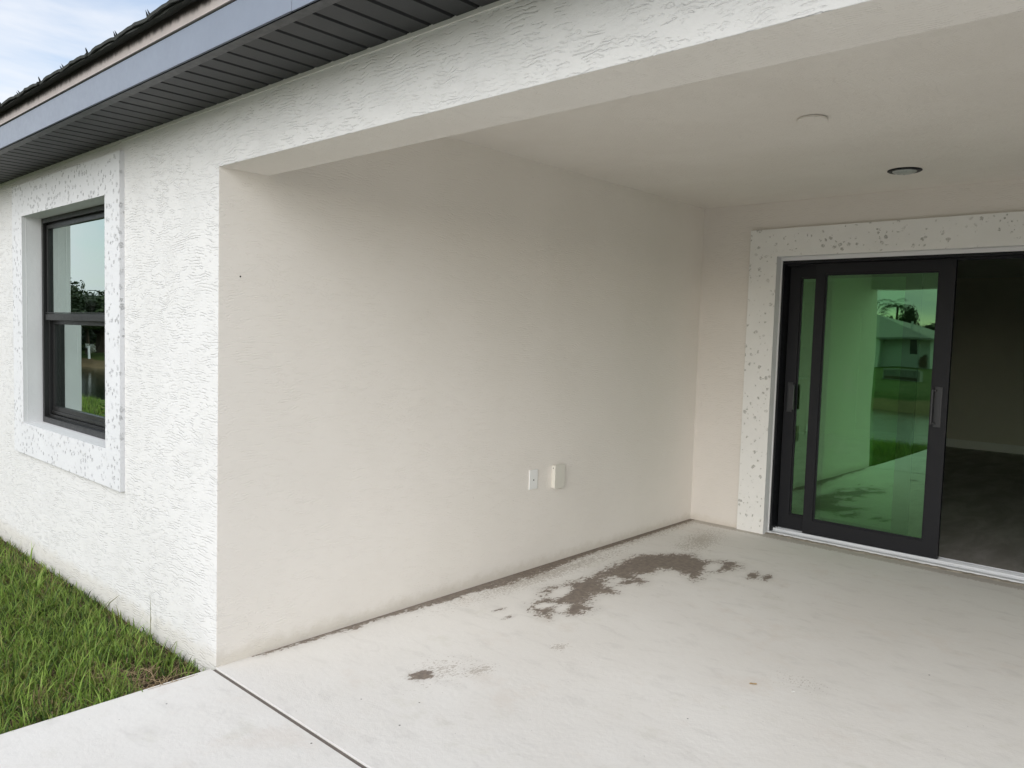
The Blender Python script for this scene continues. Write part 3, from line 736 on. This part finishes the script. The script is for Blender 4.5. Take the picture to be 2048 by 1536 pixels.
# ---------------------------------------------------------------- grass beside the wall
def blades(name, n, xr, yr, hmean, wmean, keep=None, segs=3, straw=.25):
    x = rng.uniform(*xr, n); y = rng.uniform(*yr, n)
    # clumps
    cx_ = rng.uniform(*xr, n//14); cy_ = rng.uniform(*yr, n//14); ci = rng.integers(0, n//14, n)
    cl_ = rng.random(n) < .72
    x = np.where(cl_, cx_[ci]+rng.normal(0, .016, n), x); y = np.where(cl_, cy_[ci]+rng.normal(0, .016, n), y)
    k = (x < xr[1]-.004) & (y < yr[1]-.002)
    if keep is not None: k &= keep(x, y)
    x, y, ci = x[k], y[k], ci[k]; n = len(x)
    z = np.array([terr(a_, b_) for a_, b_ in zip(x, y)])-.006
    nz = .6*np.sin(x*3.1+1.3*np.sin(y*4.7))*np.cos(y*5.3+x*1.7)+.6*np.sin(x*11+2*np.sin(y*9))*np.cos(y*13+x*4)      # slow patches
    nearwall = np.clip(1+(y)/.22, 0, 1) if yr[1] > -.5 else np.zeros(n)
    corner = np.clip(1-np.hypot((x+.10)/.34, (y+.20)/.13), 0, 1) if yr[1] > -.5 else np.zeros(n)
    leftp = np.clip(1-np.hypot((x+2.9)/.6, (y+.25)/.3), 0, 1) if yr[1] > -.5 else np.zeros(n)
    ang = rng.uniform(0, 2*np.pi, n)
    ps = straw+.30*nearwall+.75*corner+.45*leftp+.26*nz
    st = rng.random(n) < ps
    dens = rng.random(n) > .80*np.clip(corner*1.6, 0, 1)
    h = hmean*rng.lognormal(0, .32, n)*(1-.35*st)*(1-.45*corner)*(1+.15*nz)*np.clip(.75+.25*(-y)/.15, .7, 1)
    lean = np.abs(rng.normal(.38, .28, n))+.45*st
    curl = rng.uniform(.1, .8, n)+.3*st
    wd = wmean*rng.uniform(.6, 1.35, n)*(1-.45*st)
    ok = dens; x, y, z, ang, h, lean, curl, wd, st, nz = [q[ok] for q in (x, y, z, ang, h, lean, curl, wd, st, nz)]; n = len(x)
    dx, dy = np.cos(ang), np.sin(ang); tw = rng.uniform(-.8, .8, n); sx, sy = -np.sin(ang+tw), np.cos(ang+tw)
    # keep blades off the wall and leaning over rather than through it
    V_ = np.zeros((n, 2*segs+1, 3)); px, py, pz = x.copy(), y.copy(), z.copy(); th = lean*.4
    for s_ in range(segs+1):
        t = s_/segs; w_ = wd*(1-t**1.6)*.5+.0002
        if s_ < segs:
            V_[:, 2*s_, 0] = px-sx*w_; V_[:, 2*s_, 1] = py-sy*w_; V_[:, 2*s_, 2] = pz
            V_[:, 2*s_+1, 0] = px+sx*w_; V_[:, 2*s_+1, 1] = py+sy*w_; V_[:, 2*s_+1, 2] = pz
        else: V_[:, 2*segs, 0] = px; V_[:, 2*segs, 1] = py; V_[:, 2*segs, 2] = pz
        L_ = h/segs; px = px+dx*np.sin(th)*L_; py = py+dy*np.sin(th)*L_; pz = pz+np.cos(th)*L_; th = th+curl*.8+lean*.25
    if yr[1] > -.5: V_[:, :, 1] = np.minimum(V_[:, :, 1], -.003-.004*rng.random((n, 1)))
    g1 = np.array([.14, .24, .035]); g2 = np.array([.29, .41, .08]); g3 = np.array([.06, .115, .025]); s1 = np.array([.40, .31, .17]); s2 = np.array([.24, .20, .085]); yg = np.array([.24, .26, .065])
    r = rng.random((n, 1)); r3 = rng.random((n, 1))
    c = g1*(1-r)+g2*r; c = np.where(r3 < .22, g3*(.7+.6*r), c); c = np.where(r3 > .88, yg*(.7+.5*r), c)
    c = np.where(st[:, None], s1*r+s2*(1-r), c); c = c*(1+.15*nz[:, None])
    nv = 2*segs+1
    me = bpy.data.meshes.new(name); me.vertices.add(n*nv); me.vertices.foreach_set('co', V_.reshape(-1).astype(np.float32))
    loops = []; starts = []; tot = []
    base = (np.arange(n)*nv)[:, None]
    quads = np.concatenate([base+np.array([2*s_, 2*s_+1, 2*s_+3, 2*s_+2]) for s_ in range(segs-1)], 0)
    tris = base+np.array([2*segs-2, 2*segs-1, 2*segs])
    lp = np.concatenate([quads.ravel(), tris.ravel()]).astype(np.int32)
    ls = np.concatenate([np.arange(len(quads))*4, len(quads)*4+np.arange(len(tris))*3]).astype(np.int32)
    lt = np.concatenate([np.full(len(quads), 4), np.full(len(tris), 3)]).astype(np.int32)
    me.loops.add(len(lp)); me.loops.foreach_set('vertex_index', lp); me.polygons.add(len(ls)); me.polygons.foreach_set('loop_start', ls); me.polygons.foreach_set('loop_total', lt)
    me.update(); me.validate()
    ca = me.color_attributes.new('col', 'FLOAT_COLOR', 'POINT')
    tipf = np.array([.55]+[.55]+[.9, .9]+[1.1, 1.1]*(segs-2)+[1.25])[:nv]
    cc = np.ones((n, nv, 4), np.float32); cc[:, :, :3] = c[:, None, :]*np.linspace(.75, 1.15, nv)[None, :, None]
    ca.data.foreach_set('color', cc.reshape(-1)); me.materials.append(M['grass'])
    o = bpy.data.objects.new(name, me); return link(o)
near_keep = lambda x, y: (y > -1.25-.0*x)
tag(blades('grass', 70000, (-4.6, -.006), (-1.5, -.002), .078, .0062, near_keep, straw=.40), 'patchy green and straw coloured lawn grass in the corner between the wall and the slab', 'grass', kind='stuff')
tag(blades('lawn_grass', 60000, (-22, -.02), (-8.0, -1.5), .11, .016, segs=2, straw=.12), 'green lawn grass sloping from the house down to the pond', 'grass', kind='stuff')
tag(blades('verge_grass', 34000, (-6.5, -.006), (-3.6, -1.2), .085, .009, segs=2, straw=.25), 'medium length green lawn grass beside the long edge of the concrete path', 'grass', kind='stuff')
# a few tall dry stems and dead runners by the wall
M['straw'] = plain('dry_straw', (.34, .25, .14), .8, var=.25)
M['stem'] = plain('weed_stem', (.13, .13, .05), .8, var=.25)
def stem(pts, r, mat, name, label, cat): return tag(MB().tube(pts, r, 5).build(name, mat), label, cat)
z0 = -.09
ws = tag(empty('weed_stalk', (-.60, -.03, z0)), 'thin upright weed stalk in front of the wall, nearest the corner', 'weed')
for q in (MB().tube([(-.60, -.03, z0), (-.607, -.028, z0+.10), (-.622, -.022, z0+.19), (-.634, -.02, z0+.235)], [.0016, .0014, .001, .0004], 5).build('stem', M['stem']),
          MB().tube([(-.607, -.028, z0+.10), (-.593, -.03, z0+.14)], .0008, 4).tube([(-.615, -.025, z0+.15), (-.604, -.03, z0+.185)], .0007, 4).tube([(-.60, -.03, z0+.05), (-.585, -.036, z0+.09)], .001, 4).build('twig', M['stem'])):
    q.parent = ws; q.matrix_parent_inverse = Matrix.Translation((.60, .03, -z0))
stem([(-1.12, -.05, -.05), (-1.08, -.04, -.005), (-1.01, -.02, .048)], [.0018, .0026, .0008], M['stem'], 'grass_blade', 'long dark blade leaning against the wall, standing above the lawn', 'grass')
rv_, nr_ = MB(), 0
for k in range(90):
    x = -random.uniform(.02, .36); y = -.13-.35*abs(x)-random.random()*.10; a_ = random.uniform(0, 6.28); L_ = random.uniform(.05, .15); c_ = random.uniform(-1.6, 1.6)
    pts = []; px, py, pz = x, y, -.085+random.uniform(0, .025)
    for s_ in range(5):
        pts.append((min(px, .012), min(py, -.004), max(pz, -.02 if px > -.004 else -.09))); px += math.cos(a_)*L_/4; py += math.sin(a_)*L_/4; a_ += c_/4; pz += random.uniform(-.006, .014)
    rv_.tube(pts, random.uniform(.0008, .0016), 4)
tag(rv_.build('dead_grass', M['straw']), 'tangle of dead straw runners at the slab edge by the corner', 'dead grass', kind='stuff')

# ---------------------------------------------------------------- across the pond (mirrored in the panes)
HX0, HX1, HY0, HY1, HZ = -30.0, -13.3, -53.2, -64.0, -.28
fh = tag(empty('neighbour_house', (HX0, HY0, HZ)), 'low pale house with grey hip roof across the pond, reflected in the door glass', 'house')
def fpart(mb, name, mat, **k):
    o = mb.build(name, mat, None, **k); o.parent = fh; o.matrix_parent_inverse = Matrix.Translation((-HX0, -HY0, -HZ)); return o
EZ = 2.05
fpart(MB().box(HX0, HY1, HZ-.1, -16.6, HY0, EZ).box(-16.6, HY1, HZ-.1, HX1, HY0-.9, EZ), 'wall', M['far_wall'])
fpart(MB().box(-16.85, HY0-.02, HZ-.1, -16.5, HY0+.30, EZ), 'pillar', M['far_white'])
r_ = MB(); ov = .45; A = [(HX0-ov, HY0+ov, EZ), (HX1+ov, HY0+ov, EZ), (HX1+ov, HY1-ov, EZ), (HX0-ov, HY1-ov, EZ)]
hw = (HY0-HY1)/2+ov; rz_ = EZ+hw*.34
r_.v += A + [(HX0-ov+hw, (HY0+HY1)/2, rz_), (HX1+ov-hw, (HY0+HY1)/2, rz_)] + [(x, y, z-.12) for x, y, z in A]
r_.f += [(0, 1, 5, 4), (1, 2, 5), (2, 3, 4, 5), (3, 0, 4), (6, 9, 8, 7), (0, 6, 7, 1), (1, 7, 8, 2), (2, 8, 9, 3), (3, 9, 6, 0)]
fpart(r_, 'roof', M['far_roof'])
fpart(MB().box(HX0-ov-.02, HY0+ov, EZ-.14, HX1+ov+.02, HY0+ov+.03, EZ+.02), 'fascia', M['grey_concrete'])
fpart(MB().box(-14.55, HY0-.9, .72, -14.15, HY0-.86, 1.85), 'window', M['far_glass'])
fpart(MB().tube([(-14.8, HY0-2, EZ+.7), (-14.8, HY0-2, EZ+1.25)], .08, 8), 'roof_vent', M['far_white'])
# storm drain box
dn = tag(empty('drain_inlet', (-8.6, -31.6, -.28)), 'grey slatted storm drain box on the far lawn, reflected in the door glass', 'drain')
for o in [MB().box(-9.4, -31.8, -.3, -7.9, -31.3, .18).build('box', M['grey_concrete'])] + \
         [MB().box(-9.38+.15*k, -31.3, -.06, -9.32+.15*k, -31.24, .20).build('bar', M['grey_concrete']) for k in range(10)] + \
         [MB().box(-9.4, -31.35, .20, -7.9, -31.22, .25).build('rail', M['grey_concrete']), MB().box(-9.3, -31.298, -.24, -8.0, -31.28, -.12).build('opening', M['bark'])]:
    o.parent = dn; o.matrix_parent_inverse = Matrix.Translation((8.6, 31.6, .28))

def leaf_cluster_mesh(name, n, R_, leaf, mat, seed, lobes=9, flat=.75):
    r = np.random.default_rng(seed)
    cs = r.normal(0, .5, (lobes, 3))*np.array([R_, R_, R_*flat])*.75; rad = r.uniform(.35, .62, lobes)*R_
    k = r.integers(0, lobes, n); d = r.normal(0, 1, (n, 3)); d /= np.linalg.norm(d, axis=1)[:, None]
    rr = rad[k]*(r.random(n)**.45); c = cs[k]+d*rr[:, None]*np.array([1, 1, flat])
    nrm = d+r.normal(0, .7, (n, 3)); nrm /= np.linalg.norm(nrm, axis=1)[:, None]
    t = np.cross(nrm, r.normal(0, 1, (n, 3))); t /= np.linalg.norm(t, axis=1)[:, None]; bt = np.cross(nrm, t)
    s_ = leaf*r.uniform(.5, 1.3, n)[:, None]
    V_ = np.stack([c-t*s_, c-bt*s_*.5, c+t*s_, c+bt*s_*.5], 1).reshape(-1, 3)
    me = bpy.data.meshes.new(name); me.from_pydata(V_.tolist(), [], (np.arange(n*4).reshape(-1, 4)).tolist()); me.update(); me.materials.append(mat); return me
crowns = [leaf_cluster_mesh('crown', 3200, 1.0, .075, M[mt], sd__, lobes=lb) for mt, sd__, lb in (('leaf_dark', 1, 10), ('leaf_dark', 2, 14), ('leaf_mid', 3, 9))]
def trunk_mesh(seed):
    r = random.Random(seed); mb = MB(); mb.tube([(0, 0, -.1), (.02, 0, .5), (-.02, .03, 1.0)], [.10, .075, .05], 8)
    for k in range(5):
        a_ = k*1.3+r.random(); mb.tube([(0, .01, .55+.08*k), (.25*math.cos(a_), .25*math.sin(a_), .85+.07*k), (.5*math.cos(a_), .5*math.sin(a_), 1.15+.08*k)], [.04, .025, .01], 5)
    return mb
tm = trunk_mesh(1).build('trunk', M['bark']); tmesh = tm.data; bpy.data.objects.remove(tm)
def tree(x, y, H, W_, ci, label, group='trees across the pond'):
    zb_ = terr(x, y) if -250 < x < 250 and y > -310 else -.28
    t = tag(empty('tree', (x, y, zb_)), label, 'tree', group)
    o = link(bpy.data.objects.new('trunk', tmesh), t); o.scale = (W_*.9, W_*.9, H*.45)
    c = link(bpy.data.objects.new('crown', crowns[ci]), t); c.location = (0, 0, H*.6); c.scale = (W_, W_, H*.42); c.rotation_euler = (0, 0, random.uniform(0, 6))
    return t
# seen in the window panes: a dark stand to the left of the pond
ML = (3.14, 1.79)
def at_dir(dx_, dy_, dist, o_=ML):
    n_ = math.hypot(dx_, dy_); return o_[0]+dx_/n_*dist, o_[1]+dy_/n_*dist
wl = ['dark broad tree at the left edge of the stand mirrored in the window', 'tallest dark tree of the stand mirrored in the window', 'round dense tree in the middle of the stand mirrored in the window', 'low spreading tree at the right of the stand mirrored in the window', 'olive green tree behind the left bank of the pond', 'big dark tree left of the neighbouring lots', 'mid green tree beyond the pond end, west side', 'largest dark tree at the far west end of the pond']
for i, (sl, dist, el_, W_, ci) in enumerate([(-.957, 47, .040, 2.2, 0), (-.9515, 49, .0500, 1.9, 1), (-.9465, 48, .0465, 1.8, 0), (-.9415, 50, .036, 2.0, 1), (-.935, 47, .032, 2.1, 2), (-.924, 52, .05, 2.6, 0), (-.967, 50, .05, 2.6, 2), (-.985, 56, .06, 3.2, 0)]):
    x, y = at_dir(sl, -math.sqrt(1-sl*sl), dist); tree(x, y, 1.75+el_*dist, W_, ci, wl[i])
hm = leaf_cluster_mesh('foliage', 2600, 1.0, .06, M['leaf_dark'], 21, lobes=16, flat=.8)
for i in range(12):
    sl = -.905-.0062*i; x, y = at_dir(sl, -math.sqrt(1-sl*sl), 53+2.5*(i % 3))
    hb = tag(empty('hedge_bush', (x, y, -.3)), 'low dark bush filling the gaps between trunks behind the pond end', 'bush', 'bushes behind the pond end')
    o = link(bpy.data.objects.new('foliage', hm), hb); o.location = (0, 0, .8); o.scale = (1.9, 1.9, 1.15+.2*(i % 2)); o.rotation_euler = (0, 0, i)
for i in range(16):
    tree(-112-random.uniform(0, 14), 14-7.5*i, random.uniform(4.5, 6.5), random.uniform(4.0, 5.5), i % 3, 'tree in the western row beyond the end of the pond', 'western row of trees')
hx = 0
for x in np.linspace(-100, 60, 18):
    hx += 1; tree(x+random.uniform(-2, 2), -92-random.uniform(0, 22), random.uniform(3.6, 6.2), random.uniform(3.2, 5.2), hx % 3, 'distant tree in the row beyond the far lawn, behind the neighbouring houses', 'distant row of trees')
for (x, y, H, W_, ci, lb) in [(-20.0, -71.9, 5.7, 1.5, 1, 'round tree right behind the neighbouring roof, mirrored in the door glass'), (-21.7, -70.3, 5.5, 1.0, 0, 'low bushy tree just left of the palm behind the neighbouring roof'), (-17.4, -72.6, 4.9, 2.3, 0, 'dark bushy tree at the right edge of the reflected view'), (-95, -45, 6, 6, 1, 'broad tree on the west shore far behind the pond')]:
    tree(x, y, H, W_, ci, lb)
# palm
pm = tag(empty('palm_tree', (-20.7, -70.4, -.28)), 'slim palm with ragged fronds behind the neighbouring roof', 'palm tree')
pm.scale = (1.3, 1.3, 1.3)
MB().tube([(0, 0, -.1), (.1, 0, 2), (.05, 0, 4.3)], [.16, .12, .09], 8).build('trunk', M['bark'], pm)
fv, ff = [], []
for k in range(17):
    a_ = k*2.4; el = random.uniform(-.2, 1.2); px, pz, th = 0, 4.3, el; R_ = []
    for s_ in range(7): R_.append((px, pz)); px += .26*math.cos(th); pz += .26*math.sin(th); th -= .33
    for s_ in range(1, 7):
        x1, z1 = R_[s_]
        for sg in (-1, 1):
            for q in range(2):
                lx = x1-.12*q; b = len(fv); ln = .42*math.sin((s_+.5)/7*math.pi)+.12
                for (lx_, ly_, lz_) in ((lx, 0, z1), (lx+.10, sg*ln, z1-.22), (lx+.07, 0, z1)):
                    fv.append((.05+lx_*math.cos(a_)-ly_*math.sin(a_), lx_*math.sin(a_)+ly_*math.cos(a_), lz_))
                ff.append((b, b+1, b+2))
tag(meshobj('fronds', fv, ff, M['leaf_palm'], pm), kind='stuff')
# brown shrub at the neighbour's wall
sb = tag(empty('shrub', (-13.5, -53.1, -.28)), 'rounded brown shrub in front of the pale neighbouring wall', 'shrub')
shm = leaf_cluster_mesh('foliage', 1500, .45, .05, M['leaf_brown'], 9, lobes=12, flat=1.0)
o = link(bpy.data.objects.new('foliage', shm), sb); o.location = (0, 0, .5)
MB().tube([(0, 0, -.05), (.02, 0, .5)], .04, 6).build('stem', M['bark'], sb)
# short white post low in the window glass
x, y = at_dir(-.9461, -.3237, 43)
po = tag(empty('white_post', (x, y, -.3)), 'short white post standing on the far lawn, mirrored in the window', 'post')
MB().box(-.05, -.05, -.05, .05, .05, .52).box(-.07, -.07, .52, .07, .07, .56).build('post', M['far_white'], po)
x, y = at_dir(-.9440, -.3299, 44)
fb = tag(empty('pale_blob', (x, y, -.3)), 'small pale leafy stand-in for a white blob beside the white post, mirrored in the window', 'bush')  # leaf cluster standing in for a small unidentified white shape
M['leaf_pale'] = leaf_mat('pale_leaf', .2, base=(.45, .47, .40))
o = link(bpy.data.objects.new('foliage', leaf_cluster_mesh('foliage', 500, .4, .05, M['leaf_pale'], 31, lobes=7)), fb); o.location = (0, 0, .4)
